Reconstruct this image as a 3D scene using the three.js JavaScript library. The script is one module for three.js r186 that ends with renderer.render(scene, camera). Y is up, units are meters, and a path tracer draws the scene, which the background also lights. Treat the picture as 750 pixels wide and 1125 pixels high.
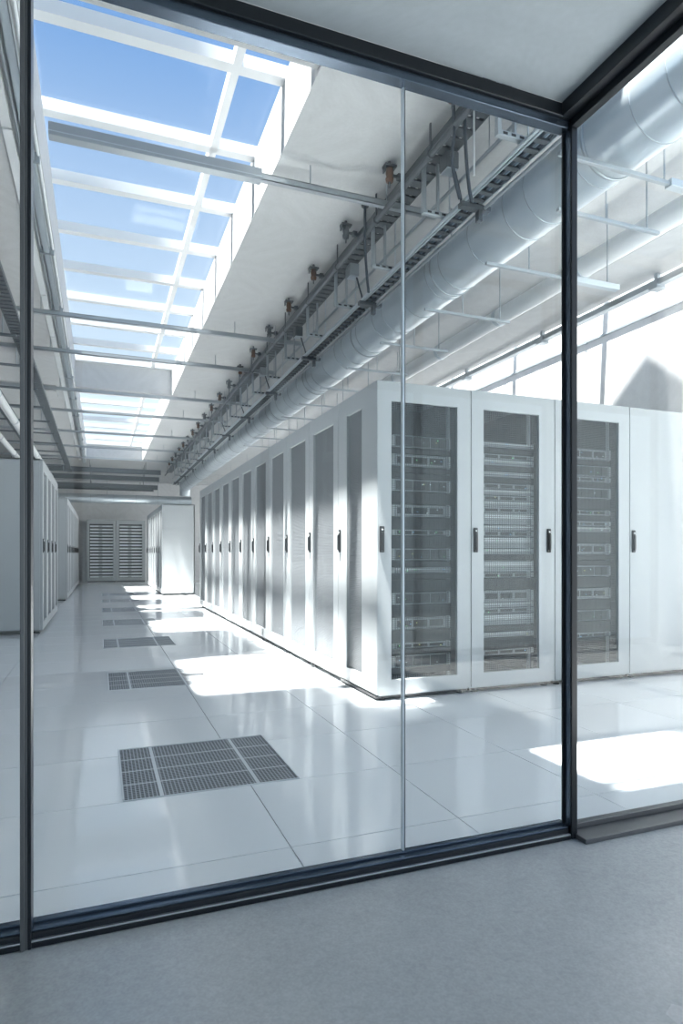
import * as THREE from 'three';
import { mergeGeometries } from 'three/addons/utils/BufferGeometryUtils.js';
import { RoundedBoxGeometry } from 'three/addons/geometries/RoundedBoxGeometry.js';
import { ImprovedNoise } from 'three/addons/math/ImprovedNoise.js';

const scene = new THREE.Scene();

// ---------------------------------------------------------------- camera, sky, sun, exposure
const FOCAL = 691, EYE = 1.014, YAW = 20.947 * Math.PI / 180;
const camera = new THREE.PerspectiveCamera(2 * Math.atan(562.5 / FOCAL) * 180 / Math.PI, 750 / 1125, 0.05, 200);
camera.position.set(0, EYE, 0);
camera.rotation.set(0, -YAW, 0);
camera.setViewOffset(750, 1125, 0, -45.35, 750, 1125);      // lens shifted so that verticals stay vertical
scene.add(camera);

const renderer = new THREE.WebGLRenderer({ antialias: true });
renderer.toneMapping = THREE.LinearToneMapping;
renderer.toneMappingExposure = 1.15;
renderer.shadowMap.enabled = true;

const perlin = new ImprovedNoise();
function makeSky() {
  const w = 1024, h = 512, data = new Float32Array(w * h * 4);
  const zenith = [0.085, 0.24, 0.62], mid = [0.125, 0.32, 0.70], low = [0.76, 0.90, 1.0];
  const mix = (a, b, t) => a.map((v, i) => v + (b[i] - v) * t);
  for (let j = 0; j < h; j++) {
    const el = ((j + 0.5) / h - 0.5) * 180;
    const e = Math.max(0, el);
    let c = e > 42 ? mix(mid, zenith, Math.min(1, (e - 42) / 40)) : mix(low, mid, Math.pow(Math.min(1, Math.max(0, (e - 8) / 34)), 1.25));
    for (let i = 0; i < w; i++) {
      const az = (i / w) * Math.PI * 2, r = Math.cos(el * Math.PI / 180);
      const x = Math.cos(az) * r, z = Math.sin(az) * r, y = Math.sin(el * Math.PI / 180);
      let n = 0, a = 0.5, f = 2.2;
      for (let o = 0; o < 5; o++) { n += a * perlin.noise(x * f + 3.1, y * f * 2.4 + 7.7, z * f + 1.3); a *= 0.5; f *= 2.1; }
      const cl = Math.max(0, Math.min(1, (n - 0.04) * 2.4)) * 0.45 * (e > 4 ? 1 : e / 4);
      const cc = mix(c, [0.95, 0.98, 1.0], cl), k = (j * w + i) * 4;
      data[k] = cc[0]; data[k + 1] = cc[1]; data[k + 2] = cc[2]; data[k + 3] = 1;
    }
  }
  const t = new THREE.DataTexture(data, w, h, THREE.RGBAFormat, THREE.FloatType);
  t.mapping = THREE.EquirectangularReflectionMapping; t.magFilter = THREE.LinearFilter; t.minFilter = THREE.LinearFilter;
  t.wrapS = THREE.RepeatWrapping; t.needsUpdate = true;
  return t;
}
scene.background = makeSky();
scene.backgroundIntensity = 1.0;

const SUN_C = 0.25, SUN_Z = -0.06;                          // light drifts this far in x and z for each metre it falls
const sun = new THREE.DirectionalLight(new THREE.Color().setRGB(1.0, 0.965, 0.91), 34);
sun.position.set(1.5 - SUN_C * 30, 30, -8 - SUN_Z * 30); sun.target.position.set(1.5, 0, -8);
sun.castShadow = true; sun.shadow.radius = 2.5; sun.shadow.mapSize.set(4096, 4096);
Object.assign(sun.shadow.camera, { left: -18, right: 18, top: 20, bottom: -20, near: 1, far: 60 });
sun.name = 'sun';
scene.add(sun, sun.target);

// ---------------------------------------------------------------- helpers
const used = new Map();
function numbered(n) { const k = used.get(n) ?? 0; used.set(n, k + 1); return k ? `${n}_${String(k).padStart(3, '0')}` : n; }
const bx = (x0, x1, y0, y1, z0, z1) => new THREE.BoxGeometry(Math.abs(x1 - x0), Math.abs(y1 - y0), Math.abs(z1 - z0)).translate((x0 + x1) / 2, (y0 + y1) / 2, (z0 + z1) / 2);
const rbx = (x0, x1, y0, y1, z0, z1, r = 0.004, s = 1) => new RoundedBoxGeometry(Math.abs(x1 - x0), Math.abs(y1 - y0), Math.abs(z1 - z0), s, r).translate((x0 + x1) / 2, (y0 + y1) / 2, (z0 + z1) / 2);
function rod(a, b, r, n = 10) {
  const A = new THREE.Vector3(...a), Bv = new THREE.Vector3(...b), d = Bv.clone().sub(A);
  const g = new THREE.CylinderGeometry(r, r, d.length(), n);
  g.applyQuaternion(new THREE.Quaternion().setFromUnitVectors(new THREE.Vector3(0, 1, 0), d.clone().normalize()));
  const c = A.add(Bv).multiplyScalar(0.5); return g.translate(c.x, c.y, c.z);
}
const tube = (pts, r, seg = 40, n = 7) => new THREE.TubeGeometry(new THREE.CatmullRomCurve3(pts.map(p => new THREE.Vector3(...p))), seg, r, n);
const join = (gs) => { gs = gs.map(g => g.index ? g.toNonIndexed() : g); return gs.length > 1 ? mergeGeometries(gs.map(g => { const h = g.clone(); for (const k of Object.keys(h.attributes)) if (!['position', 'normal', 'uv'].includes(k)) h.deleteAttribute(k); return h; })) : gs[0]; };
function part(name, geo, mat, parent) {
  const g = Array.isArray(geo) ? join(geo) : geo;
  const m = new THREE.Mesh(g, mat); m.name = name; m.castShadow = m.receiveShadow = true; parent.add(m); return m;
}
function thing(name, label, category, pos = [0, 0, 0], turn = 0, group, kind) {
  const o = new THREE.Group(); o.name = numbered(name); o.position.set(...pos); o.rotation.y = turn;
  o.userData = { label, category }; if (group) o.userData.group = group; if (kind) o.userData.kind = kind;
  scene.add(o); return o;
}
function single(name, geo, mat, label, category, pos = [0, 0, 0], group, kind) {
  const m = part(numbered(name), geo, mat, scene); m.position.set(...pos);
  m.userData = { label, category }; if (group) m.userData.group = group; if (kind) m.userData.kind = kind; return m;
}
function structure(name, geo, mat, label, category) { return single(name, geo, mat, label, category, [0, 0, 0], null, 'structure'); }
let seed = 20240611;
const rnd = () => { seed = (seed * 1664525 + 1013904223) >>> 0; return seed / 4294967296; };
const ORD = ['first', 'second', 'third', 'fourth', 'fifth', 'sixth', 'seventh', 'eighth', 'ninth', 'tenth', 'eleventh', 'twelfth', 'thirteenth', 'fourteenth', 'fifteenth', 'sixteenth', 'seventeenth', 'eighteenth', 'nineteenth', 'twentieth', 'twenty-first', 'twenty-second', 'twenty-third', 'twenty-fourth', 'twenty-fifth', 'twenty-sixth', 'twenty-seventh', 'twenty-eighth'];

// ---------------------------------------------------------------- materials
function noiseTexture(size, fn, srgb) {
  const d = new Uint8Array(size * size * 4);
  for (let j = 0; j < size; j++) for (let i = 0; i < size; i++) {
    const c = fn(i / size, j / size), k = (j * size + i) * 4;
    d[k] = c[0] * 255; d[k + 1] = c[1] * 255; d[k + 2] = c[2] * 255; d[k + 3] = 255;
  }
  const t = new THREE.DataTexture(d, size, size); t.wrapS = t.wrapT = THREE.RepeatWrapping; t.magFilter = THREE.LinearFilter;
  t.minFilter = THREE.LinearMipmapLinearFilter; t.generateMipmaps = true; if (srgb) t.colorSpace = THREE.SRGBColorSpace; t.needsUpdate = true; return t;
}
const ring = (u, v, f, s) => { // noise that tiles over the unit square
  const a = u * Math.PI * 2, b = v * Math.PI * 2, R = f / (Math.PI * 2);
  return perlin.noise(Math.cos(a) * R + s, Math.sin(a) * R + Math.cos(b) * R + s * 1.7, Math.sin(b) * R + s * 0.3);
};
const clamp = (x, a = 0, b = 1) => Math.min(b, Math.max(a, x));
const concreteMap = noiseTexture(2048, (u, v) => {
  const x = u * 9.1, y = v * 9.1, P = (f, k) => perlin.noise(x * f + k, y * f + k * 1.3, k);
  const n = 0.34 * P(0.9, 3.3) + 0.26 * P(2.3, 8.1) + 0.16 * P(6.1, 5.7) + 0.22 * P(17, 11.2) + 0.35 * P(55, 2.9);
  const c = clamp(0.715 + 0.07 * n + 0.05 * (rnd() - 0.5)); return [c * 0.99, c, c * 1.0];
}, true);
const concreteRough = noiseTexture(512, (u, v) => {
  const x = u * 9.1, y = v * 9.1, n = 0.6 * perlin.noise(x * 1.6, y * 1.6, 4.4) + 0.4 * perlin.noise(x * 9, y * 9, 9.1); const c = clamp(0.23 + 0.09 * n); return [c, c, c];
});
const plasterMap = noiseTexture(512, (u, v) => { const c = clamp(0.95 + 0.025 * ring(u, v, 14, 2) + 0.02 * ring(u, v, 70, 6) + 0.01 * (rnd() - 0.5)); return [c, c, c]; }, true);
const std = (name, r, g, b, rough, metal = 0, extra = {}) => { const m = new THREE.MeshPhysicalMaterial({ roughness: rough, metalness: metal, ...extra }); m.color.setRGB(r, g, b); m.name = name; return m; };
const M = {
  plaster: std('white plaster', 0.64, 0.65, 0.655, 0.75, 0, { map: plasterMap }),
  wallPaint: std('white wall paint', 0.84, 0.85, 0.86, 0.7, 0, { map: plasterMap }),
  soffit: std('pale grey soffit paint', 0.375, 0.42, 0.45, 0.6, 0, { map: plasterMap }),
  concrete: std('polished concrete', 0.88, 0.90, 0.90, 1.0, 0, { map: concreteMap, roughnessMap: concreteRough }),
  tileA: std('white floor laminate', 0.85, 0.875, 0.89, 0.08),
  tileB: std('white floor laminate slightly greyer', 0.835, 0.86, 0.875, 0.09),
  tileC: std('white floor laminate slightly paler', 0.86, 0.885, 0.90, 0.075),
  subfloor: std('dark subfloor', 0.10, 0.11, 0.12, 0.8),
  rack: std('light grey powder coat', 0.41, 0.435, 0.45, 0.4),
  rackDoor: std('light grey door enamel', 0.41, 0.435, 0.45, 0.4),
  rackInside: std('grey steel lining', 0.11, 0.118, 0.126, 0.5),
  mesh: std('grey door wire', 0.07, 0.076, 0.082, 0.55),
  meshPale: std('mid grey door mesh', 0.22, 0.235, 0.25, 0.5),
  rackGloss: std('glossy light grey panel', 0.41, 0.435, 0.45, 0.15),
  black: std('black plastic', 0.012, 0.013, 0.015, 0.35),
  frameBlack: std('black anodised aluminium', 0.012, 0.015, 0.019, 0.32, 0.2),
  postGrey: std('grey anodised aluminium', 0.13, 0.135, 0.14, 0.4, 0.4),
  frameBlue: std('dark blue grey aluminium', 0.10, 0.13, 0.17, 0.25, 0.75),
  steel: std('brushed steel strip', 0.62, 0.64, 0.66, 0.3, 0.9),
  galv: std('galvanised sheet', 0.60, 0.66, 0.70, 0.33, 0.65),
  galvDull: std('dull galvanised steel', 0.42, 0.46, 0.49, 0.45, 0.6),
  darkSteel: std('dark grey steel', 0.13, 0.145, 0.16, 0.45, 0.5),
  whiteSteel: std('white painted steel', 0.82, 0.84, 0.85, 0.4),
  cableDark: std('dark cable sheath', 0.05, 0.065, 0.085, 0.5),
  cableBlue: std('grey blue cable sheath', 0.16, 0.21, 0.27, 0.5),
  copper: std('red brown valve body', 0.14, 0.07, 0.04, 0.5, 0.2),
  server: std('graphite server steel', 0.07, 0.076, 0.083, 0.45, 0.2),
  bezel: std('grey server bezel', 0.42, 0.45, 0.47, 0.4, 0.2),
  filler: std('dark vented filler', 0.04, 0.043, 0.047, 0.55, 0),
  silver: std('bright server trim', 0.85, 0.88, 0.9, 0.35, 0.1),
  railLight: std('pale mounting rail', 0.78, 0.82, 0.84, 0.4, 0.1),
  blade: std('white server front', 0.78, 0.82, 0.84, 0.4),
  brick: std('grey roof cladding', 0.45, 0.46, 0.47, 0.8),
  grille: std('grey grille metal', 0.66, 0.69, 0.71, 0.4, 0.1),
  lattice: std('grey perforated plate', 0.36, 0.385, 0.41, 0.4, 0.1),
  pit: std('dark grille underside', 0.015, 0.017, 0.02, 0.7),
};
const led = (n, r, g, b, k) => { const m = new THREE.MeshStandardMaterial({ color: 0x111111, roughness: 0.5 }); m.emissive.setRGB(r, g, b); m.emissiveIntensity = k; m.name = n; return m; };
const LED = [led('green status light', 0.35, 1.0, 0.45, 1.2), led('white status light', 0.9, 0.97, 1, 1.3), led('yellow status light', 0.95, 0.9, 0.35, 1.1), led('blue status light', 0.35, 0.65, 1, 1.2)];
function glass(name, tint = [0.97, 0.985, 0.985], spec = 1) {
  const m = new THREE.MeshPhysicalMaterial({ transmission: 1, thickness: 0, roughness: 0, metalness: 0, ior: 1.5, specularIntensity: spec, side: THREE.DoubleSide });
  m.color.setRGB(...tint); m.name = name; return m;
}
M.glass = glass('clear partition glass', [0.97, 0.985, 0.985], 0.55); M.roofGlass = glass('roof glass', [0.985, 0.99, 1.0], 0.1); M.doorGlass = glass('cabinet door glass', [0.96, 0.975, 0.98], 0.2);

// ---------------------------------------------------------------- building shell
const CEIL = 3.814, ROOF = 4.27, XL = -3.2, XR = 5.9, ZB = -24.6, ZF = 1.7, ZP = -1.789;
const SKY_X0 = -0.393, SKY_X1 = 1.172, SLOT0 = 5.26, GLAZE_Z = -2.47, SOFFIT = 2.6, CORNER = 1.55;

{ // hall floor with raised tiles
  const f = new THREE.Group(); f.name = numbered('floor'); f.userData = { label: 'glossy white tiled raised floor of the server hall', category: 'floor', kind: 'structure' }; scene.add(f);
  part('subfloor', bx(XL, XR, -0.12, -0.014, ZB, ZP - 0.001), M.subfloor, f);
  const P = 0.62, gap = 0.0016, tileGeo = null;
  const mats = [M.tileA, M.tileB, M.tileC]; let n = 0; const far = [];
  const xj = [XL, -2.053, -0.72, 0.613, 1.28, 1.947, 2.613, 3.28, 3.947, 4.613, 5.28, XR], z0 = -2.09;
  for (let i = 0; i + 1 < xj.length; i++) for (let k = -1; k < 37; k++) {
    let ax = xj[i], bx_ = xj[i + 1], bz = z0 - k * P, az = bz - P;
    ax = Math.max(ax, XL); bx_ = Math.min(bx_, XR); bz = Math.min(bz, ZP - 0.012); az = Math.max(az, ZB);
    if (bx_ - ax < 0.03 || bz - az < 0.03) continue;
    const whole = false;
    const g = whole ? tileGeo : rbx(ax + gap, bx_ - gap, -0.0135, 0, az + gap, bz - gap, 0.001);
    const seen = az > -13.2 && bx_ > -1.6 && ax < 5 && !(ax > 1.85 && bz < -3.95) && n < 300;
    if (seen) { const m = part(n ? `floor_tile_${String(n).padStart(3, '0')}` : 'floor_tile', g, mats[(i * 7 + k * 5 + ((i * k) % 3) + 30) % 3], f); if (whole) m.position.set(ax + P / 2, 0, az + P / 2); n++; }
    else far.push(whole ? g.clone().translate(ax + P / 2, 0, az + P / 2) : g);
  }
  const m = part('floor_tile_field', far, M.tileA, f); m.userData = { kind: 'stuff' };
}
{ // foyer floor, polished concrete, uv in metres
  const g = new THREE.BoxGeometry(XR - XL, 0.12, ZF - ZP).translate((XL + XR) / 2, -0.06, (ZF + ZP) / 2);
  const p = g.attributes.position, uv = g.attributes.uv; for (let i = 0; i < p.count; i++) uv.setXY(i, (p.getX(i) - XL) / 9.1, (p.getZ(i) - ZP) / 9.1 + 0.02);
  structure('floor', g, M.concrete, 'grey polished concrete floor in front of the glass partition', 'floor');
}
function uvMetres(g, s = 1.5) { const p = g.attributes.position, n = g.attributes.normal, uv = g.attributes.uv; for (let i = 0; i < p.count; i++) { const ax = Math.abs(n.getX(i)), ay = Math.abs(n.getY(i)); uv.setXY(i, (ax > 0.5 ? p.getZ(i) : p.getX(i)) / s, (ay > 0.5 ? p.getZ(i) : p.getY(i)) / s); } return g; }
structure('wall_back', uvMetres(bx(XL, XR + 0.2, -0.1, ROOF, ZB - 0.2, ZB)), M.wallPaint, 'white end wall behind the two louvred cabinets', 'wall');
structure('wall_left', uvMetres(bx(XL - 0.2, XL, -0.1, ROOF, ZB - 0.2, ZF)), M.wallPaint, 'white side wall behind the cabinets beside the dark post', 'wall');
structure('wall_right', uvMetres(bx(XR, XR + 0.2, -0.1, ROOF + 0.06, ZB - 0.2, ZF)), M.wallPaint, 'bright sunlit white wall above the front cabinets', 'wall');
{ // roof slab with the openings left free
  const c = new THREE.Group(); c.name = numbered('ceiling'); c.userData = { label: 'white hall ceiling round the long skylight', category: 'ceiling', kind: 'structure' }; scene.add(c);
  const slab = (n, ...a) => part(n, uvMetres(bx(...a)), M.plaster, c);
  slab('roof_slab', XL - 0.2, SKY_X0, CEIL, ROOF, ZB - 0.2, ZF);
  slab('roof_slab', SKY_X1, SLOT0, CEIL, ROOF, ZB - 0.2, GLAZE_Z);
  slab('roof_slab', SKY_X0, 1.02, CEIL, ROOF, GLAZE_Z, ZF); slab('roof_slab', SKY_X0, SKY_X1, CEIL, ROOF, -3.45, GLAZE_Z);
  slab('cross_beam', SKY_X0, SKY_X1, CEIL - 0.002, ROOF, -11.8, -11.45);
  slab('roof_slab', SKY_X0, SKY_X1, CEIL, ROOF, ZB - 0.2, -20.0);
  slab('ceiling_board', SKY_X1, 1.666, CEIL - 0.028, CEIL, -20.0, GLAZE_Z);
  slab('ceiling_beam', 3.25, 3.52, CEIL - 0.2, CEIL, ZB, GLAZE_Z);
  slab('ceiling_beam', 4.35, 4.6, CEIL - 0.16, CEIL, ZB, GLAZE_Z);
  slab('ceiling_beam', XL, SKY_X0 - 0.3, CEIL - 0.1, CEIL, -12.0, -11.5);
  slab('ceiling_beam', XL, XR - 0.7, CEIL - 0.35, CEIL, -22.9, -22.6);
}
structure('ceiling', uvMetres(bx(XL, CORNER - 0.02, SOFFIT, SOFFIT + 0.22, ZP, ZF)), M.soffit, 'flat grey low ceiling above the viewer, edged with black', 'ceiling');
structure('wall_partition', uvMetres(join([bx(XL, CORNER - 0.02, SOFFIT + 0.22, CEIL, ZP - 0.08, ZP), bx(CORNER - 0.1, CORNER - 0.02, SOFFIT + 0.22, CEIL, ZP, ZF)])), M.plaster, 'white upstand wall above the black top rail', 'wall');

// roof glazing: rafters, mullions and panes
function glazing(name, label, X0, X1, Zs, splitX, turn) {
  const w = thing(name, label, 'skylight', [0, 0, 0], 0, null, 'structure');
  const lo = Zs[0], hi = Zs[Zs.length - 1];
  const rafter = bx(X0 - 0.04, X1 + 0.04, -0.03, 0.06, -0.042, 0.042);
  for (const z of Zs) part('rafter', rafter, M.whiteSteel, w).position.set(0, ROOF, z);
  const xs = [X0, ...splitX, X1];
  for (const x of splitX) part('mullion', bx(x - 0.028, x + 0.028, ROOF - 0.03, ROOF + 0.058, hi, lo), M.whiteSteel, w);
  for (let i = 0; i + 1 < Zs.length; i++) for (let k = 0; k + 1 < xs.length; k++)
    part('pane', bx(xs[k] + (k ? 0.004 : -0.03), xs[k + 1] - 0.004, ROOF + 0.062, ROOF + 0.074, Zs[i + 1] + 0.004, Zs[i] - 0.004), M.roofGlass, w);
  return w;
}
const pitch = 0.905, zsA = []; for (let k = -1; k <= 8; k++) zsA.push(-4.17 - k * pitch);
zsA[0] = -3.5;
const zsB = []; for (let k = 0; k <= 9; k++) zsB.push(-11.85 - k * pitch);
glazing('window_1', 'long blue-sky roof skylight with white crossbars, nearer section', SKY_X0, SKY_X1, zsA, [0.843]);
glazing('window_2', 'farther skylight section beyond the white cross beam', SKY_X0, SKY_X1, zsB, [0.843]);
const zsS = []; for (let z = GLAZE_Z; z > ZB - 0.1; z -= 1.84) zsS.push(z); zsS.push(ZB - 0.1);
glazing('window_3', 'bright roof light slot along the sunlit white wall', SLOT0, XR, zsS, []);
const zsC = []; for (let z = ZF; z > GLAZE_Z + 0.3; z -= 1.2) zsC.push(z); zsC.push(GLAZE_Z + 0.02);
glazing('window_4', 'glazed roof over the open bay beside the low ceiling', 1.02, XR, zsC, [2.75, 4.33]);
{ // daylight facade behind the viewer
  const w = thing('window_5', 'tall glass front behind the viewer', 'window', [0, 0, 0], 0, null, 'structure');
  const xs = []; for (let i = 0; i <= 6; i++) xs.push(XL + (XR - XL) * i / 6);
  for (const x of xs) part('mullion', bx(x - 0.03, x + 0.03, 0, CEIL, ZF, ZF + 0.08), M.frameBlack, w);
  for (const y of [0.03, SOFFIT, CEIL - 0.03]) part('transom', bx(XL, XR, y - 0.03, y + 0.03, ZF + 0.005, ZF + 0.075), M.frameBlack, w);
  for (let i = 0; i < 6; i++) part('pane', bx(xs[i] + 0.03, xs[i + 1] - 0.03, 0.06, CEIL - 0.06, ZF + 0.03, ZF + 0.04), M.glass, w);
}
{ // rooftop shafts that shade stretches of the skylight, and a gabled hood beside the slot
  const spans = [[0.5, -3.75], [-5.4, -7.55], [-9.2, -10.6], [-12.1, -13.6], [-15.1, -16.5]];
  spans.forEach(([a, b], i) => {
    const t = thing('rooftop_shaft', `tall grey rooftop shaft outside the skylight, ${ORD[i]} from the viewer`, 'shaft', [-2.6, ROOF, (a + b) / 2], 0, 'rooftop shafts beside the skylight');
    const L = Math.abs(a - b); part('shaft_wall', bx(-0.6, 0.6, 0, 10.5, -L / 2, L / 2), M.brick, t); part('coping', bx(-0.62, 0.6, 10.5, 10.7, -L / 2, L / 2), M.galvDull, t);
  });
  const sh = new THREE.Shape(); sh.moveTo(-0.5, 0); sh.lineTo(0.55, 0); sh.lineTo(0.55, 1.5); sh.lineTo(0, 1.97); sh.lineTo(-0.5, 1.57); sh.closePath();
  const t = thing('roof_hood', 'gabled grey roof hood beside the wall light slot', 'hood', [5.08, ROOF + 0.0, -5.36], Math.PI / 2);
  part('hood_wall', new THREE.ExtrudeGeometry(sh, { depth: 0.1, bevelEnabled: false }), M.brick, t);
}

// ---------------------------------------------------------------- glass partition
{
  const fr = thing('partition_frame', 'black metal frame of the glass partition', 'frame', [0, 0, 0], 0, null, 'structure');
  // base rail of the wide bay: low black plinth, pale strip, blue-grey channel
  part('base_rail', [rbx(XL, 1.556, 0, 0.014, ZP - 0.06, ZP, 0.002), rbx(XL, 1.556, 0.014, 0.034, ZP - 0.06, ZP - 0.012, 0.003)], M.frameBlack, fr);
  part('rail_cap', rbx(XL, 1.556, 0.034, 0.042, ZP - 0.045, ZP - 0.014, 0.003), M.frameBlue, fr);
  part('base_strip', rbx(XL, 1.556, 0.0135, 0.0185, ZP - 0.012, ZP - 0.003, 0.001), M.steel, fr);
  part('glazing_bead', rbx(XL, 1.556, 0.042, 0.05, ZP - 0.06, ZP - 0.038, 0.002), M.frameBlue, fr);
  part('base_rail', [rbx(1.575, XR, 0, 0.018, ZP - 0.06, ZP + 0.05, 0.003), rbx(1.575, XR, 0.018, 0.038, ZP - 0.06, ZP - 0.03, 0.003)], M.postGrey, fr);
  part('head_rail', rbx(XL, 1.56, SOFFIT - 0.045, SOFFIT, ZP - 0.06, ZP + 0.0, 0.003), M.frameBlack, fr);
  part('glazing_bead', rbx(XL, 1.556, SOFFIT - 0.075, SOFFIT - 0.045, ZP - 0.055, ZP - 0.012, 0.003), M.frameBlue, fr);
  part('edge_rail', [rbx(1.515, 1.555, SOFFIT - 0.05, SOFFIT + 0.22, ZP, ZF, 0.003), rbx(1.555, 1.585, SOFFIT - 0.075, SOFFIT - 0.02, ZP, ZF, 0.003)], M.frameBlack, fr);
  part('post', [rbx(1.558, 1.583, 0, CEIL, ZP - 0.01, ZP, 0.002), rbx(1.563, 1.583, 0, CEIL, ZP - 0.06, ZP - 0.009, 0.002)], M.frameBlack, fr);
  part('post_channel', rbx(1.559, 1.5635, 0.042, SOFFIT - 0.05, ZP - 0.036, ZP - 0.011, 0.001), M.frameBlue, fr);
  part('glazing_bead', rbx(1.55, 1.5635, 0.042, SOFFIT - 0.05, ZP - 0.045, ZP - 0.037, 0.001), M.frameBlack, fr);
  part('post', rbx(-0.1745, -0.166, 0, SOFFIT, ZP - 0.06, ZP + 0.004, 0.002), M.frameBlack, fr);
  part('post', [rbx(-0.1916, -0.181, 0, SOFFIT, ZP - 0.06, ZP + 0.006, 0.002), rbx(-0.181, -0.1745, 0, SOFFIT, ZP - 0.06, ZP + 0.002, 0.001)], M.postGrey, fr);
  part('joint_strip', bx(0.9205, 0.9235, 0.04, SOFFIT - 0.05, ZP - 0.058, ZP - 0.044), M.black, fr);
  part('joint_strip', bx(0.914, 0.9205, 0.04, SOFFIT - 0.05, ZP - 0.058, ZP - 0.044), M.galv, fr);
  const zg0 = ZP - 0.057, zg1 = ZP - 0.045;
  const panes = [[XL, -1.2, SOFFIT - 0.05], [-1.19, -0.192, SOFFIT - 0.05], [-0.166, 0.914, SOFFIT - 0.05], [0.9235, 1.558, SOFFIT - 0.05], [1.584, 3.0, CEIL], [3.01, 4.45, CEIL], [4.46, XR, CEIL]];
  for (const [a, b, y] of panes) part('pane', bx(a, b, 0.03, y, zg0, zg1), M.glass, fr);
}

// ---------------------------------------------------------------- floor grilles
{
  const W = 0.74, L = 0.70, gs = [], barX = 0.0052, pz = 0.0195, px = 0.0165;
  for (let x = -W / 2; x <= W / 2 + 1e-6; x += px) gs.push(bx(x - barX / 2, x + barX / 2, 0.0016, 0.0027, -L / 2, L / 2));
  for (let z = -L / 2; z <= L / 2 + 1e-6; z += pz) gs.push(bx(-W / 2, W / 2, 0.0016, 0.0026, z - 0.0033, z + 0.0033));
  const lattice = join(gs), frame = join([bx(-W / 2 - .006, W / 2 + .006, 0, 0.0034, L / 2, L / 2 + .008), bx(-W / 2 - .006, W / 2 + .006, 0, 0.0065, -L / 2 - .008, -L / 2), bx(-W / 2 - .006, -W / 2, 0, 0.0065, -L / 2, L / 2), bx(W / 2, W / 2 + .006, 0, 0.0065, -L / 2, L / 2)]);
  const stripe = bx(-0.008, 0.008, 0.0016, 0.0034, -L / 2, L / 2), cross = bx(-W / 2, W / 2, 0.0016, 0.0031, -0.005, 0.005), base = bx(-W / 2, W / 2, 0.0005, 0.0018, -L / 2, L / 2);
  for (let i = 0; i < 7; i++) {
    const t = thing('floor_grille', `dark perforated floor vent grille in the aisle, ${i ? ORD[i] + ' from the glass partition' : 'nearest the glass partition'}`, 'grille', [0.46 - Math.min(i, 2) * 0.03, 0, -3.07 - i * 2.225], 0, 'floor grilles down the aisle');
    part('pit_sheet', base, M.pit, t); part('frame', frame, M.grille, t); const la = part('lattice', lattice, M.lattice, t); la.userData = { kind: 'stuff' };
    for (const x of [-0.22, 0.19]) part('divider', stripe, M.grille, t).position.x = x;
    for (const z of [-0.175, 0, 0.175]) part('cross_bar', cross, M.grille, t).position.z = z;
  }
}

// ---------------------------------------------------------------- server cabinets
const RH = 2.2, RW = 0.7445, DT = 0.03;
const cache = new Map(), memo = (k, f) => { if (!cache.has(k)) cache.set(k, f()); return cache.get(k); };
function doorGeo(w, y0, y1, win) {
  return memo(`door${w},${y0},${y1},${win}`, () => {
    const s = new THREE.Shape(); s.moveTo(0.003, y0); s.lineTo(w - 0.003, y0); s.lineTo(w - 0.003, y1); s.lineTo(0.003, y1); s.closePath();
    if (win) { const h = new THREE.Path(); const [a, b, c, d] = win; h.moveTo(a, c); h.lineTo(a, d); h.lineTo(b, d); h.lineTo(b, c); h.closePath(); s.holes.push(h); }
    return new THREE.ExtrudeGeometry(s, { depth: DT - 0.005, bevelEnabled: true, bevelThickness: 0.0025, bevelSize: 0.002, bevelOffset: -0.002, bevelSegments: 2 }).translate(0, 0, -DT + 0.0025);
  });
}
function wireGeo(win, p = 0.012, t = 0.0030) {
  return memo(`wire${win},${p},${t}`, () => {
    const [a, b, c, d] = win, g = [];
    for (let x = a + p / 2; x < b; x += p) g.push(bx(x - t / 2, x + t / 2, c, d, -0.0215, -0.0190));
    for (let y = c + p / 2; y < d; y += p) g.push(bx(a, b, y - t / 2, y + t / 2, -0.0212, -0.0187));
    return join(g);
  });
}
const handleGeo = join([rbx(-0.018, 0.018, -0.09, 0.09, 0, 0.012, 0.006, 2), rbx(-0.011, 0.011, -0.072, 0.05, 0.012, 0.024, 0.005, 2)]);
const knobGeo = new THREE.CylinderGeometry(0.006, 0.006, 0.006, 12).rotateX(Math.PI / 2).translate(0, 0.066, 0.014);
function handle(door, x) { const h = part('handle', handleGeo, M.black, door); h.position.set(x, 1.11, 0.0005); return h; }
function makeDoor(parent, name, w, win, opts = {}) {
  const d = part(name, doorGeo(w, 0.045, RH - 0.006, win), win ? M.rackDoor : M.rackGloss, parent);
  if (win) {
    const wm = part('wire_mesh', wireGeo(win, opts.p, opts.pane ? 0.0028 : 0.0042), opts.pane ? M.mesh : M.meshPale, d); wm.userData = { kind: 'stuff' };
    if (opts.pane) part('window_pane', memo(`pane${win}`, () => bx(win[0], win[1], win[2], win[3], -0.012, -0.008)), M.doorGlass, d);
  }
  for (const x of opts.handles ?? [0.035]) { handle(d, x); const k = part('handle_lock', knobGeo, M.silver, d); k.position.set(x, 1.11, 0.0005); }
  return d;
}
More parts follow.
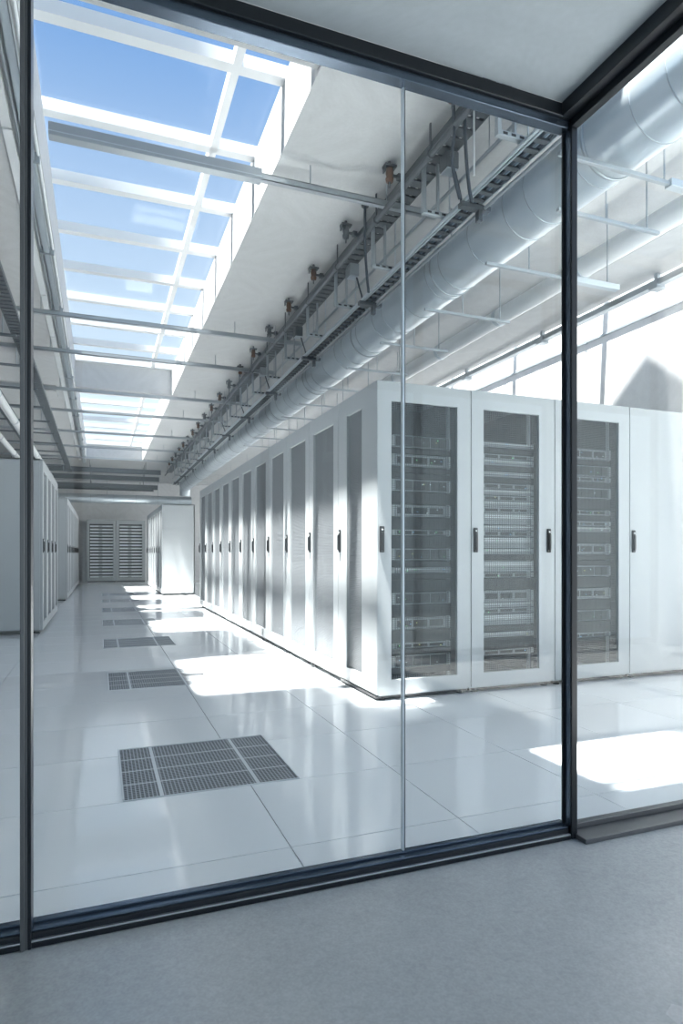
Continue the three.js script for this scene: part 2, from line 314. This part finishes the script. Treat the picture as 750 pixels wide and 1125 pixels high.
function makeRack({ name = 'server_cabinet', label, pos, turn, group, w = RW, depth = 1.0, win = [0.11, 0.63, 0.144, 2.06], side, handles, solid, p, pane }) {
  const t = thing(name, label, 'cabinet', pos, turn, group);
  const a = 0.002, b = w - 0.002, y0 = 0.03, y1 = RH, zf = -DT - 0.003, zb = -depth, k = 0.02, sx = side ? DT + 0.003 : a;
  const panels = [bx(b - k, b, y0, y1, zb, zf), bx(sx, b, y1 - k, y1, zb, zf), bx(sx, b, y0, y0 + k, zb, zf), bx(sx, b, y0, y1, zb - 0.001, zb + k)];
  if (!side) panels.push(bx(a, a + k, y0, y1, zb, zf));
  part('carcass', panels, M.rack, t);
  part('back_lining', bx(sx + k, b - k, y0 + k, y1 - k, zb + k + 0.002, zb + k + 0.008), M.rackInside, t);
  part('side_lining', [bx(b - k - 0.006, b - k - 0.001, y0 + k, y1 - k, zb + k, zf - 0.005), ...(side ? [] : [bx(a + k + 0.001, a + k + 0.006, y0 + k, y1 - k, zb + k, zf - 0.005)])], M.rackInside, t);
  for (const [fx, fz] of [[0.06, -0.06], [w - 0.06, -0.06], [0.06, -depth + 0.06], [w - 0.06, -depth + 0.06]])
    part('foot', memo('foot', () => new THREE.CylinderGeometry(0.022, 0.026, 0.03, 10)), M.black, t).position.set(fx, 0.015, fz);
  part('plinth', bx(a + 0.01, b - 0.01, 0.012, 0.03, zb + 0.02, -DT - 0.01), M.black, t);
  makeDoor(t, 'door', w, solid ? null : win, { handles, p, pane });
  if (!solid) for (const x of [win[0] + 0.02, win[1] - 0.02]) part('mounting_rail', memo(`rail${y0}`, () => bx(-0.011, 0.011, 0.06, RH - 0.05, -0.112, -0.092)), M.railLight, t).position.x = x;
  if (side) { const s = makeDoor(t, 'side_door', depth, side, { handles: [0.045] }); s.rotation.y = -Math.PI / 2; s.position.set(0, 0, -depth); }
  return t;
}
// servers: separate units that slide into a cabinet
const SW = 0.47;
function serverProto(units, style) {
  const g = new THREE.Group(), h = 0.0445 * units - 0.003, D = style === 'deep' ? 0.5 : 0.5;
  const x0 = -SW / 2, x1 = SW / 2;
  if (style === 'filler') { part('vent_panel', rbx(x0, x1, 0, h, -0.02, 0, 0.002), M.filler, g); return g; }
  part('chassis', bx(x0 + 0.012, x1 - 0.012, 0.001, h - 0.001, -D, -0.006), M.server, g);
  const plate = style === 'blade' ? M.blade : style === 'silver' ? M.bezel : M.bezel;
  part('bezel', rbx(x0 + 0.004, x1 - 0.004, 0.001, h - 0.001, -0.008, 0.002, 0.002), plate, g);
  for (const s of [-1, 1]) part('rack_ear', rbx(s * (SW / 2 - 0.016), s * (SW / 2), 0.002, h - 0.002, -0.003, 0.010, 0.003), M.railLight, g);
  if (style === 'drives') {
    const n = 6; for (let i = 0; i < n; i++) { const a = x0 + 0.03 + i * (SW - 0.06) / n; part('drive_tray', rbx(a + 0.003, a + (SW - 0.06) / n - 0.003, 0.010, h - 0.010, 0.002, 0.007, 0.0015), M.server, g); }
  } else if (style === 'silver') part('front_lip', rbx(x0 + 0.02, x1 - 0.02, h * 0.52, h * 0.9, 0.002, 0.016, 0.004), M.silver, g);
  else if (style === 'vent') for (let i = 0; i < 3; i++) part('vent_slot', bx(x0 + 0.04 + i * 0.13, x0 + 0.15 + i * 0.13, h * 0.25, h * 0.75, 0.002, 0.004), M.black, g);
  return g;
}
const protos = {}; for (const [k, u, s] of [['drives2', 2, 'drives'], ['vent1', 1, 'vent'], ['silver1', 1, 'silver'], ['vent2', 2, 'vent'], ['filler1', 1, 'filler'], ['filler2', 2, 'filler'], ['blade2', 2, 'blade'], ['silver2', 2, 'silver']]) protos[k] = serverProto(u, s);
const ledGeo = new THREE.BoxGeometry(0.008, 0.006, 0.004);
const WORDS = { drives2: 'grey server with six drive trays', vent1: 'slim grey vented server', silver1: 'slim server with bright silver lip', vent2: 'grey vented two-unit server', filler1: 'narrow dark blanking panel', filler2: 'tall dark blanking panel', blade2: 'white-fronted server unit', silver2: 'deep server with bright silver lip' };
const CAT = k => k.startsWith('filler') ? 'blank panel' : 'server';
function addServer(rack, kind, x, y, label, group, leds = 2) {
  const o = protos[kind].clone(); o.name = numbered(kind.startsWith('filler') ? 'blanking_panel' : 'rack_server');
  o.position.set(x, y, -0.082).applyAxisAngle(new THREE.Vector3(0, 1, 0), rack.rotation.y).add(rack.position); o.rotation.y = rack.rotation.y;
  o.userData = { label, category: CAT(kind), group };
  if (!kind.startsWith('filler')) { const h = kind.endsWith('2') ? 0.086 : 0.0415; for (let i = 0; i < leds; i++) { const m = part('status_light', ledGeo, LED[Math.floor(rnd() * 4)], o); m.position.set(-0.19 + 0.38 * rnd(), h * (0.3 + 0.4 * rnd()), 0.017); } }
  scene.add(o);
}
function fill(rack, x, list, where, group, leds, yTop = 1.98) {
  let y = yTop; const total = list.length;
  list.forEach((k, i) => {
    const u = +k.slice(-1); y -= 0.0445 * u; if (k[0] === 'g') return;
    addServer(rack, k, x, y + 0.001, `${WORDS[k]}, ${i === total - 1 ? 'lowest' : i === 0 ? 'topmost' : ORD[i] + ' down'} in the ${where}`, group, leds);
  });
}
const cornerRack = makeRack({ label: 'corner server cabinet with wire-mesh doors on two faces', pos: [1.756, 0, -3.9125], turn: 0, group: 'front row of server cabinets', depth: RW, win: [0.11, 0.63, 0.144, 2.06], side: [0.18, 0.475, 0.144, 2.06], pane: true });
const rack2 = makeRack({ label: 'front cabinet with a handle on both door edges, beside the corner cabinet', pos: [1.756 + RW, 0, -3.9125], turn: 0, group: 'front row of server cabinets', win: [0.108, 0.598, 0.144, 2.06], handles: [0.035, RW - 0.06], p: 0.014, pane: true });
const rack3 = makeRack({ label: 'front cabinet with mesh door, partly behind the black corner post', pos: [1.756 + 2 * RW, 0, -3.9125], turn: 0, group: 'front row of server cabinets', win: [0.125, 0.63, 0.144, 2.06], handles: [0.085], pane: true });
makeRack({ label: 'plain white cabinet with solid glossy door at the photo edge', pos: [1.756 + 3 * RW, 0, -3.9125], turn: 0, group: 'front row of server cabinets', solid: true, handles: [0.035], w: 1.1 });
fill(cornerRack, 0.385, ['g2', 'drives2', 'filler1', 'vent2', 'filler1', 'filler1', 'drives2', 'filler2', 'vent2', 'filler2', 'vent1', 'filler2', 'drives2', 'filler1', 'silver1', 'filler1', 'filler2', 'drives2', 'filler2', 'vent2', 'filler2', 'vent1', 'filler1', 'drives2', 'filler1'], 'corner cabinet', 'units in the corner cabinet', 4, 1.94);
fill(rack2, 0.37, ['g2', 'silver1', 'filler1', 'vent1', 'silver1', 'filler1', 'silver1', 'filler1', 'vent1', 'silver1', 'vent1', 'silver1', 'vent1', 'silver2', 'silver1', 'vent1', 'silver2', 'silver1', 'filler1', 'silver2', 'vent1', 'filler2', 'vent2', 'silver1', 'vent1', 'silver2', 'filler1', 'silver1', 'filler2', 'vent1'], 'two-handled front cabinet', 'units in the two-handled cabinet', 1, 1.94);
fill(rack3, 0.385, ['g2', 'vent2', 'filler1', 'drives2', 'vent1', 'filler1', 'drives2', 'filler2', 'vent1', 'filler1', 'vent1', 'silver1', 'filler2', 'vent2', 'filler1', 'filler1', 'drives2', 'filler2', 'vent2', 'filler2', 'drives2', 'filler2', 'vent1'], 'cabinet behind the corner post', 'units in the cabinet behind the post', 3, 1.94);

// long row facing the aisle
for (let i = 1; i < 11; i++) {
  const r = makeRack({ label: i === 10 ? 'aisle cabinet at the far end of the long row' : `aisle cabinet in the long row, ${ORD[i - 1]} behind the corner cabinet`, pos: [1.756, 0, -3.9125 - (i + 1) * RW], turn: -Math.PI / 2, group: 'long row of cabinets along the aisle', depth: 0.72, win: [0.12, 0.63, 0.144, 2.06] });
  if (i <= 5) fill(r, 0.375, ['g2', 'silver2', 'filler2', 'vent2', 'g2', 'silver2', 'filler2', 'drives2', 'g2', 'silver1', 'silver1', 'filler2', 'vent2', 'g2', 'silver2', 'filler2', 'silver2', 'g2', 'vent2', 'filler2'], `${ORD[i - 1]} aisle cabinet behind the corner`, 'units in the aisle cabinets', 1);
}
// block on the far side of the gap
for (let i = 0; i < 7; i++)
  makeRack({ label: i ? `cabinet in the distant block beyond the long row, ${ORD[i]} from its plain end panel` : 'distant cabinet showing its plain white end panel to the viewer', pos: [1.376, 0, -15.62 - (i + 1) * RW], turn: -Math.PI / 2, group: 'distant block of cabinets', depth: 0.77, win: [0.12, 0.63, 0.144, 2.06] });
// cabinets across the aisle
for (let i = 0; i < 4; i++)
  makeRack({ label: i ? `cabinet across the aisle, ${ORD[i]} from the plain panel behind the dark post` : 'cabinet across the aisle with plain side panel behind the dark post', pos: [-0.68, 0, -8.735 - i * RW], turn: Math.PI / 2, group: 'nearer block across the aisle', depth: 1.25, win: [0.12, 0.63, 0.144, 2.06] });
for (let i = 0; i < 10; i++)
  makeRack({ label: i ? `cabinet in the farther block across the aisle, ${ORD[i]} from its near end` : 'near end cabinet of the farther block across the aisle', pos: [-0.66, 0, -14.58 - i * RW], turn: Math.PI / 2, group: 'farther block across the aisle', depth: 1.0, win: [0.12, 0.63, 0.144, 2.06] });
// two wide cabinets on the end wall
[[-0.455, 'wide louvred cabinet on the end wall, beside the farther aisle block'], [0.53, 'wide louvred cabinet on the end wall, beside the distant block']].forEach(([x, label], i) => {
  const w = 0.98, t = thing('wall_cabinet', label, 'cabinet', [x, 0, -23.85], 0, 'cabinets on the end wall');
  const win = [0.09, 0.87, 0.14, 2.05];
  part('carcass', [bx(0.002, 0.022, 0.03, RH, -0.7, -0.033), bx(w - 0.022, w - 0.002, 0.03, RH, -0.7, -0.033), bx(0.002, w - 0.002, RH - 0.02, RH, -0.7, -0.033), bx(0.002, w - 0.002, 0.03, 0.05, -0.7, -0.033)], M.rack, t);
  part('back_lining', bx(0.022, w - 0.022, 0.05, RH - 0.02, -0.7, -0.69), M.filler, t);
  part('plinth', bx(0.01, w - 0.01, 0, 0.03, -0.68, -0.05), M.black, t);
  part('door', doorGeo(w, 0.045, RH - 0.006, win), M.rackDoor, t);
  for (let k = 0; k < 17; k++) {
    const o = new THREE.Group(); o.name = numbered('rack_server'); o.position.set(x + w / 2, 0.15 + k * 0.112, -23.92);
    o.userData = { label: `white-fronted unit, ${k === 16 ? 'topmost' : k ? ORD[k] + ' up' : 'lowest'} in the ${label.replace('wide louvred cabinet on the end wall, ', 'wall cabinet ')}`, category: 'server', group: 'white units in the wall cabinets' };
    scene.add(o);
    part('chassis', memo('wc', () => bx(-0.38, 0.38, 0, 0.055, -0.5, -0.01)), M.server, o); part('bezel', memo('wb', () => rbx(-0.385, 0.385, 0.0, 0.06, -0.01, 0.01, 0.003)), M.blade, o);
    part('bay_cover', memo('wd', () => bx(-0.10, 0.02, 0.01, 0.05, 0.01, 0.014)), M.bezel, o);
  }
});

// ---------------------------------------------------------------- ceiling services
const ZN = -1.95, ZE = -21.6;
{ // main round duct
  const t = thing('air_duct', 'large round galvanised air duct running above the cabinets', 'duct', [2.66, 3.31, 0]);
  part('duct_tube', new THREE.CylinderGeometry(0.2, 0.2, ZN - ZE, 48, 1).rotateX(Math.PI / 2).translate(0, 0, (ZN + ZE) / 2), M.galv, t);
  const rg = new THREE.TorusGeometry(0.2015, 0.0035, 6, 48); let z = -2.2; let i = 0;
  while (z > ZE) { part('duct_seam', rg, M.galvDull, t).position.z = z; z -= (i++ % 3 === 0) ? 0.22 : 0.42; }
  part('duct_elbow', tube([[0, 0, -21.58], [0, -0.06, -21.68], [0, -0.2, -21.75], [0, -0.34, -21.78]], 0.17, 20, 24), M.galv, t);
  const strap = new THREE.TorusGeometry(0.204, 0.006, 4, 40).scale(1, 1, 2.2);
  for (let k = 0; k < 12; k++) { const s = part('duct_strap', strap, M.galvDull, t); s.position.z = -2.75 - k * 1.7; part('hanger_rod', rod([0, 0.2, 0], [0, CEIL - 3.31, 0], 0.005, 6), M.galvDull, s); }
}
{ // slim parallel pipe
  const t = thing('ventilation_pipe', 'slim white ventilation pipe parallel to the large duct', 'pipe', [3.86, 3.46, 0]);
  part('pipe_tube', rod([0, 0, -2.5], [0, 0, ZE], 0.085, 24), M.whiteSteel, t);
  for (let k = 0; k < 16; k++) { const c = part('pipe_collar', new THREE.CylinderGeometry(0.092, 0.092, 0.05, 24).rotateX(Math.PI / 2), M.galv, t); c.position.z = -3.1 - k * 1.2; if (k % 2 === 0) part('hanger_rod', rod([0, 0.09, 0], [0, CEIL - 3.46, 0], 0.005, 6), M.galvDull, c); }
}
function ladder(name, label, x, y, w, matRail, matRung, z0, z1, rungPitch, rungW, cables, sideH = 0.045) {
  const t = thing(name, label, 'cable tray', [x, y, 0]);
  for (const s of [-1, 1]) part('side_rail', bx(s * w / 2 - 0.005, s * w / 2 + 0.005, 0, sideH, z1, z0), matRail, t);
  const g = []; for (let z = z0 - 0.02; z > z1; z -= rungPitch) g.push(bx(-w / 2, w / 2, 0.002, 0.012, z - rungW / 2, z + rungW / 2));
  part('rungs', g, matRung, t).userData = { kind: 'stuff' };
  cables.forEach(([cx, r, m], i) => { const pts = []; for (let z = z0; z >= z1 - 0.01; z -= (z0 - z1) / 40) pts.push([cx + 0.007 * (rnd() - 0.5), 0.014 + r + 0.003 * rnd(), z]); part('cable', tube(pts, r, 120, 6), m, t); });
  return t;
}
{
  const t = ladder('cable_tray', 'grey cable tray with blue-grey cables beside the large duct', 2.285, 3.30, 0.105, M.galv, M.darkSteel, ZN, ZE, 0.09, 0.035, [[-0.032, 0.011, M.cableBlue], [-0.008, 0.012, M.cableDark], [0.017, 0.012, M.cableBlue], [0.038, 0.010, M.cableDark]], 0.045);
  part('conduit', rod([-0.075, 0.01, ZN], [-0.075, 0.01, ZE], 0.012, 10), M.galv, t);
  part('conduit', rod([0.075, -0.015, ZN], [0.075, -0.015, ZE], 0.012, 10), M.galvDull, t);
  for (let k = 0; k < 11; k++) { const c = part('tray_clamp', [bx(-0.1, 0.12, -0.03, 0, -0.025, 0.025), bx(0.03, 0.06, -0.1, -0.03, -0.02, 0.02)], M.darkSteel, t); c.position.z = -3.55 - k * 1.72; }
}
ladder('cable_tray', 'dark steel cable tray under the ceiling above the valve row', 2.13, 3.69, 0.17, M.darkSteel, M.darkSteel, ZN, ZE, 0.10, 0.075, [[-0.03, 0.018, M.cableDark], [0.03, 0.018, M.cableDark]]);
ladder('cable_tray', 'narrow dark cable tray above the cabinets behind the dark post', -0.88, 3.50, 0.13, M.darkSteel, M.darkSteel, -3, -21, 0.10, 0.07, [[0, 0.02, M.cableDark], [0.035, 0.014, M.cableDark]]);
ladder('cable_tray', 'outer dark cable tray over the nearer block across the aisle', -1.42, 3.30, 0.18, M.darkSteel, M.darkSteel, -3, -21, 0.14, 0.06, [[-0.03, 0.018, M.cableDark], [0.03, 0.015, M.cableBlue]]);
{
  const t = thing('pipe_run', 'white pipe over the nearer block across the aisle', 'pipe', [-1.33, 3.2, 0]); part('pipe_tube', rod([0, 0, -3], [0, 0, -21], 0.06, 20), M.whiteSteel, t);
  for (let k = 0; k < 9; k++) part('pipe_collar', rod([0, 0, -0.02], [0, 0, 0.02], 0.066, 20), M.galv, t).position.z = -4 - k * 1.9;
  const u = thing('pipe_run', 'outermost white pipe above the plain side panel by the dark post', 'pipe', [-1.62, 3.02, 0]); part('pipe_tube', rod([0, 0, -3], [0, 0, -21], 0.05, 20), M.whiteSteel, u);
  for (let k = 0; k < 9; k++) part('pipe_collar', rod([0, 0, -0.02], [0, 0, 0.02], 0.056, 20), M.galv, u).position.z = -4.6 - k * 1.9;
}
{ // trunking along the skylight edge
  const t = thing('cable_trunking', 'galvanised trunking along the skylight edge over the aisle', 'trunking', [-0.455, CEIL - 0.075, 0]);
  part('channel', [bx(-0.026, 0.026, 0, 0.004, -20.5, -2.6), bx(-0.026, -0.022, 0, 0.06, -20.5, -2.6), bx(0.022, 0.026, 0, 0.06, -20.5, -2.6)], M.galv, t);
  part('conduit', rod([-0.05, 0.03, -2.6], [-0.05, 0.03, -20.5], 0.011, 8), M.galvDull, t); part('conduit', rod([0.05, 0.045, -2.6], [0.05, 0.045, -20.5], 0.009, 8), M.whiteSteel, t);
  for (let k = 0; k < 12; k++) part('clip', bx(-0.06, 0.06, -0.006, 0.062, -0.012, 0.012), M.galvDull, t).position.z = -3.4 - k * 1.45;
  const s = thing('ceiling_strip', 'flat white strip fixed to the ceiling beside the trunking', 'strip', [-0.57, CEIL - 0.03, 0]);
  for (let k = 0; k < 12; k++) part('strip_segment', bx(-0.03, 0.03, 0, 0.03, -1.4, 0), M.whiteSteel, s).position.z = -3.2 - k * 1.42;
}
{ // cross channels hung below the ceiling
  const zs = [-4.28, -7.5, -8.85, -10.9, -12.5, -14.6, -16.6, -18.5];
  zs.forEach((z, i) => {
    const x0 = i ? -2.7 : -0.3, x1 = i ? 2.35 : 2.42;
    const t = thing('strut_channel', `galvanised strut channel hung across the aisle, ${i ? ORD[i] + ' from the viewer' : 'nearest, with a thicker sleeve'}`, 'channel', [0, 3.60, z], 0, 'strut channels across the skylight');
    part('channel', [bx(x0, x1, 0, 0.005, -0.022, 0.022), bx(x0, x1, 0, 0.045, -0.022, -0.018), bx(x0, x1, 0, 0.045, 0.018, 0.022), bx(x0, x1, 0.04, 0.045, -0.022, -0.01), bx(x0, x1, 0.04, 0.045, 0.01, 0.022)], M.galvDull, t);
    if (!i) part('sleeve', rbx(x0, 1.04, -0.012, 0.07, -0.035, 0.035, 0.004), M.galvDull, t), part('sleeve_groove', bx(x0, 1.04, 0.01, 0.016, 0.035, 0.037), M.galv, t);
    for (const x of i ? [-2.3, -0.9, -0.6, 1.5, 2.0] : [1.4, 2.0]) part('hanger_rod', rod([x, 0.045, 0], [x, CEIL - 3.6, 0], 0.005, 6), M.galvDull, t);
  });
}
{ // valves in a row under the ceiling, and angled brackets carrying the trays
  const N = 20;
  for (let i = 0; i < N; i++) {
    const z = -3.22 - i * 0.86;
    const t = thing('sprinkler_valve', `small ceiling valve with red-brown body, ${i ? ORD[i] + ' in the row from the viewer' : 'nearest the viewer'}`, 'valve', [1.93, 3.70, z], 0, 'row of ceiling valves');
    part('mount', [rod([0, 0.08, 0], [0, CEIL - 3.70, 0], 0.012, 8), bx(-0.045, 0.045, 0.07, 0.085, -0.03, 0.03), bx(-0.045, -0.038, 0.03, 0.085, -0.02, 0.02)], M.darkSteel, t);
    part('valve_body', new THREE.LatheGeometry([[0, 0.07], [0.024, 0.068], [0.028, 0.03], [0.022, 0.005], [0.03, -0.005], [0.026, -0.03], [0, -0.032]].map(p => new THREE.Vector2(...p)), 14), i % 3 === 1 ? M.copper : i % 3 === 0 ? M.copper : M.darkSteel, t);
    part('outlet', [rod([0, -0.03, 0], [0, -0.07, 0], 0.007, 8), rod([0.02, 0.02, 0], [0.11, 0.02, 0], 0.011, 8), rbx(0.06, 0.10, 0.0, 0.04, -0.02, 0.02, 0.004)], M.darkSteel, t);
  }
  for (let i = 0; i < N; i++) {
    const z = -2.95 - i * 0.86;
    const t = thing('support_bracket', `angled steel bracket between dark tray and cable tray, ${i ? ORD[i] + ' from the viewer' : 'nearest the viewer'}`, 'bracket', [2.06, 3.36, z], 0, 'tray support brackets');
    part('upright', [rbx(-0.012, 0.012, 0, 0.34, -0.016, 0.016, 0.002), rbx(0.10, 0.115, 0, 0.34, -0.012, 0.012, 0.002)], M.galvDull, t);
    part('arm', rbx(-0.012, 0.26, -0.03, 0, -0.018, 0.018, 0.002), M.galvDull, t);
    for (let k = 0; k < 4; k++) part('slot', bx(0.02 + k * 0.055, 0.05 + k * 0.055, -0.022, -0.008, 0.018, 0.0195), M.black, t);
    part('hanger_rod', rod([0.2, 0, 0.0], [0.2, CEIL - 3.36, 0.0], 0.005, 6), M.galv, t);
  }
}
{ // small pipes and boxes between the trays
  const t = thing('sprinkler_pipe', 'dark sprinkler pipe along the valve row', 'pipe', [2.0, 3.60, 0]); part('pipe_tube', rod([0, 0, -2.2], [0, 0, ZE], 0.021, 12), M.darkSteel, t);
  for (let k = 0; k < 22; k++) part('pipe_clip', [rod([0, 0, -0.012], [0, 0, 0.012], 0.03, 12), bx(-0.004, 0.004, 0.02, CEIL - 3.606, -0.008, 0.008)], M.darkSteel, t).position.z = -2.75 - k * 0.86;
  const u = thing('conduit_run', 'thin galvanised conduit between dark tray and cable tray', 'conduit', [2.24, 3.50, 0]); part('conduit', rod([0, 0, -2.2], [0, 0, ZE], 0.012, 10), M.galvDull, u);
  for (let k = 0; k < 11; k++) part('hanger_rod', rod([0, 0, 0], [0, CEIL - 3.5, 0], 0.004, 6), M.galvDull, u).position.z = -3.3 - k * 1.72;
  for (let k = 0; k < 10; k++) {
    const b = thing('junction_box', `small grey junction box under the dark tray, ${k ? ORD[k] + ' from the viewer' : 'nearest the viewer'}`, 'box', [2.17, 3.56, -3.66 - k * 1.72], 0, 'junction boxes under the dark tray');
    part('box_body', rbx(-0.045, 0.045, 0, 0.11, -0.05, 0.05, 0.006), k % 2 ? M.galvDull : M.darkSteel, b); part('box_lid', rbx(-0.04, 0.04, -0.008, 0.001, -0.045, 0.045, 0.003), M.galv, b); part('cable_tail', tube([[0.03, 0.0, 0.02], [0.05, -0.07, 0.02], [0.09, -0.16, 0.0], [0.1, -0.22, -0.01]], 0.008, 16, 6), M.cableDark, b);
  }
  for (let k = 0; k < 12; k++) {
    const b = thing('tray_strut', `short dark strut carrying the trays across the aisle, ${k ? ORD[k] + ' from the viewer' : 'nearest the viewer'}`, 'strut', [-0.8, 3.27, -6.2 - k * 1.15], 0, 'short struts across the aisle');
    part('strut_bar', rbx(-1.0, -0.02, 0, 0.028, -0.016, 0.016, 0.003), M.darkSteel, b); for (const x of [-0.15, -0.85]) part('hanger_rod', rod([x, 0.02, 0], [x, CEIL - 3.27, 0], 0.006, 6), M.galvDull, b);
  }
}
{ // hanging conduits that drop into the tray
  const mk = (label, x, z, bend) => { const t = thing('drop_conduit', label, 'conduit', [x, 0, z]); part('conduit', tube(bend.map(([dx, y, dz]) => [dx, y, dz]), 0.011, 30, 8), M.cableDark, t); part('ceiling_cap', rod([bend[0][0], CEIL, bend[0][2]], [bend[0][0], CEIL - 0.035, bend[0][2]], 0.03, 12), M.darkSteel, t); };
  mk('straight dark conduit dropping to the tray near the glass joint', 2.05, -3.27, [[0, CEIL, 0], [0, 3.5, 0], [0.03, 3.2, 0], [0.06, 3.15, -0.02]]);
  mk('wavy dark conduit dropping from the nearest valve', 1.98, -3.3, [[0, 3.8, 0], [0.01, 3.55, 0], [-0.01, 3.4, 0.01], [0.01, 3.3, 0], [0.05, 3.16, 0]]);
  mk('dark conduit dropping to the tray beneath the nearest strut channel', 1.97, -4.62, [[0, CEIL, 0], [0, 3.5, 0], [0.01, 3.3, 0], [0.03, 3.1, 0]]);
  const t = thing('hanger_rod', 'thin pale rod beside the straight dark conduit', 'rod', [2.11, 0, -3.27]); part('rod', rod([0, 3.3, 0], [0, CEIL, 0], 0.006, 8), M.whiteSteel, t);
}
{ // cradle channels beneath the duct
  const zs = [-2.62, -3.05, -3.8, -4.7, -5.6, -6.5, -7.4, -8.3, -9.2, -10.1, -11.0, -11.9];
  zs.forEach((z, i) => {
    const x1 = [4.3, 3.35, 3.75, 3.4][i] ?? 3.3, x0 = i === 0 ? 2.2 : 2.55;
    const t = thing('duct_cradle', `thin steel cradle under the large duct, ${i ? ORD[i] + ' from the viewer' : 'nearest the viewer'}`, 'cradle', [0, 3.06, z], 0, 'cradles under the large duct');
    part('cradle_bar', rbx(x0, x1, 0, 0.022, -0.012, 0.012, 0.002), M.galvDull, t);
    if (i === 0 || i === 2) part('cradle_sleeve', rbx(x0 + 0.75, x1, -0.008, 0.035, -0.025, 0.025, 0.003), M.galv, t);
    for (const x of [2.92, x1 - 0.1]) part('hanger_rod', rod([x, 0.02, 0], [x, CEIL - 3.06, 0], 0.005, 6), M.galvDull, t);
  });
}
{ // dark steel crossing the far end of the hall
  [-20.3, -20.9, -21.5, -23.2].forEach((z, i) => {
    const t = thing('steel_joist', `dark steel beam crossing the far end of the hall, ${ORD[i]} from the viewer`, 'beam', [0, [3.45, 3.3, 3.1, 3.2][i], z], 0, 'dark beams before the end wall');
    part('web', bx(-3.1, 1.75, 0, 0.14, -0.008, 0.008), M.darkSteel, t); for (const y of [0, 0.132]) part('flange', bx(-3.1, 1.75, y, y + 0.01, -0.05, 0.05), M.darkSteel, t);
    for (const x of [-2.4, -0.3, 1.3]) part('hanger_rod', rod([x, 0.14, 0], [x, CEIL - t.position.y, 0], 0.01, 6), M.darkSteel, t);
  });
}
{ // rails along the slot
  const t = thing('crane_rail', 'grey steel rail along the bright roof slot', 'rail', [5.2, 3.68, 0]);
  part('rail_bar', [bx(-0.04, 0.04, 0, 0.012, ZB + 0.1, -2.6), bx(-0.006, 0.006, 0.012, 0.08, ZB + 0.1, -2.6)], M.galvDull, t);
  for (let k = 0; k < 12; k++) part('rail_bracket', [bx(-0.06, 0.06, -0.03, 0.002, -0.05, 0.05), bx(-0.02, 0.02, 0.01, CEIL - 3.68, -0.02, 0.02)], M.galvDull, t).position.z = -3.0 - k * 1.75;
  const s = thing('wall_rail', 'thin grey rail fixed high on the sunlit white wall', 'rail', [XR - 0.04, 3.74, 0]); part('rail_bar', bx(0.018, 0.036, 0, 0.03, ZB + 0.1, -2.0), M.galvDull, s); for (let k = 0; k < 12; k++) part('wall_clip', bx(0.012, 0.04, -0.01, 0.04, -0.02, 0.02), M.galvDull, s).position.z = -3 - k * 1.75;
}
{ // duct across the end of the hall
  const t = thing('cross_duct', 'round galvanised duct crossing the end of the hall', 'duct', [0, 2.80, -22.0]);
  part('duct_tube', rod([-3, 0, 0], [2.9, 0, 0], 0.15, 36), M.galv, t);
  for (let k = 0; k < 8; k++) part('duct_seam', new THREE.TorusGeometry(0.152, 0.004, 6, 36).rotateY(Math.PI / 2), M.galvDull, t).position.x = -2.4 + k * 0.7;
  for (const x of [-1.6, 0.2, 1.8]) part('hanger_rod', rod([x, 0.14, 0], [x, CEIL - 2.8, 0], 0.008, 6), M.galvDull, t);
}

renderer.render(scene, camera);
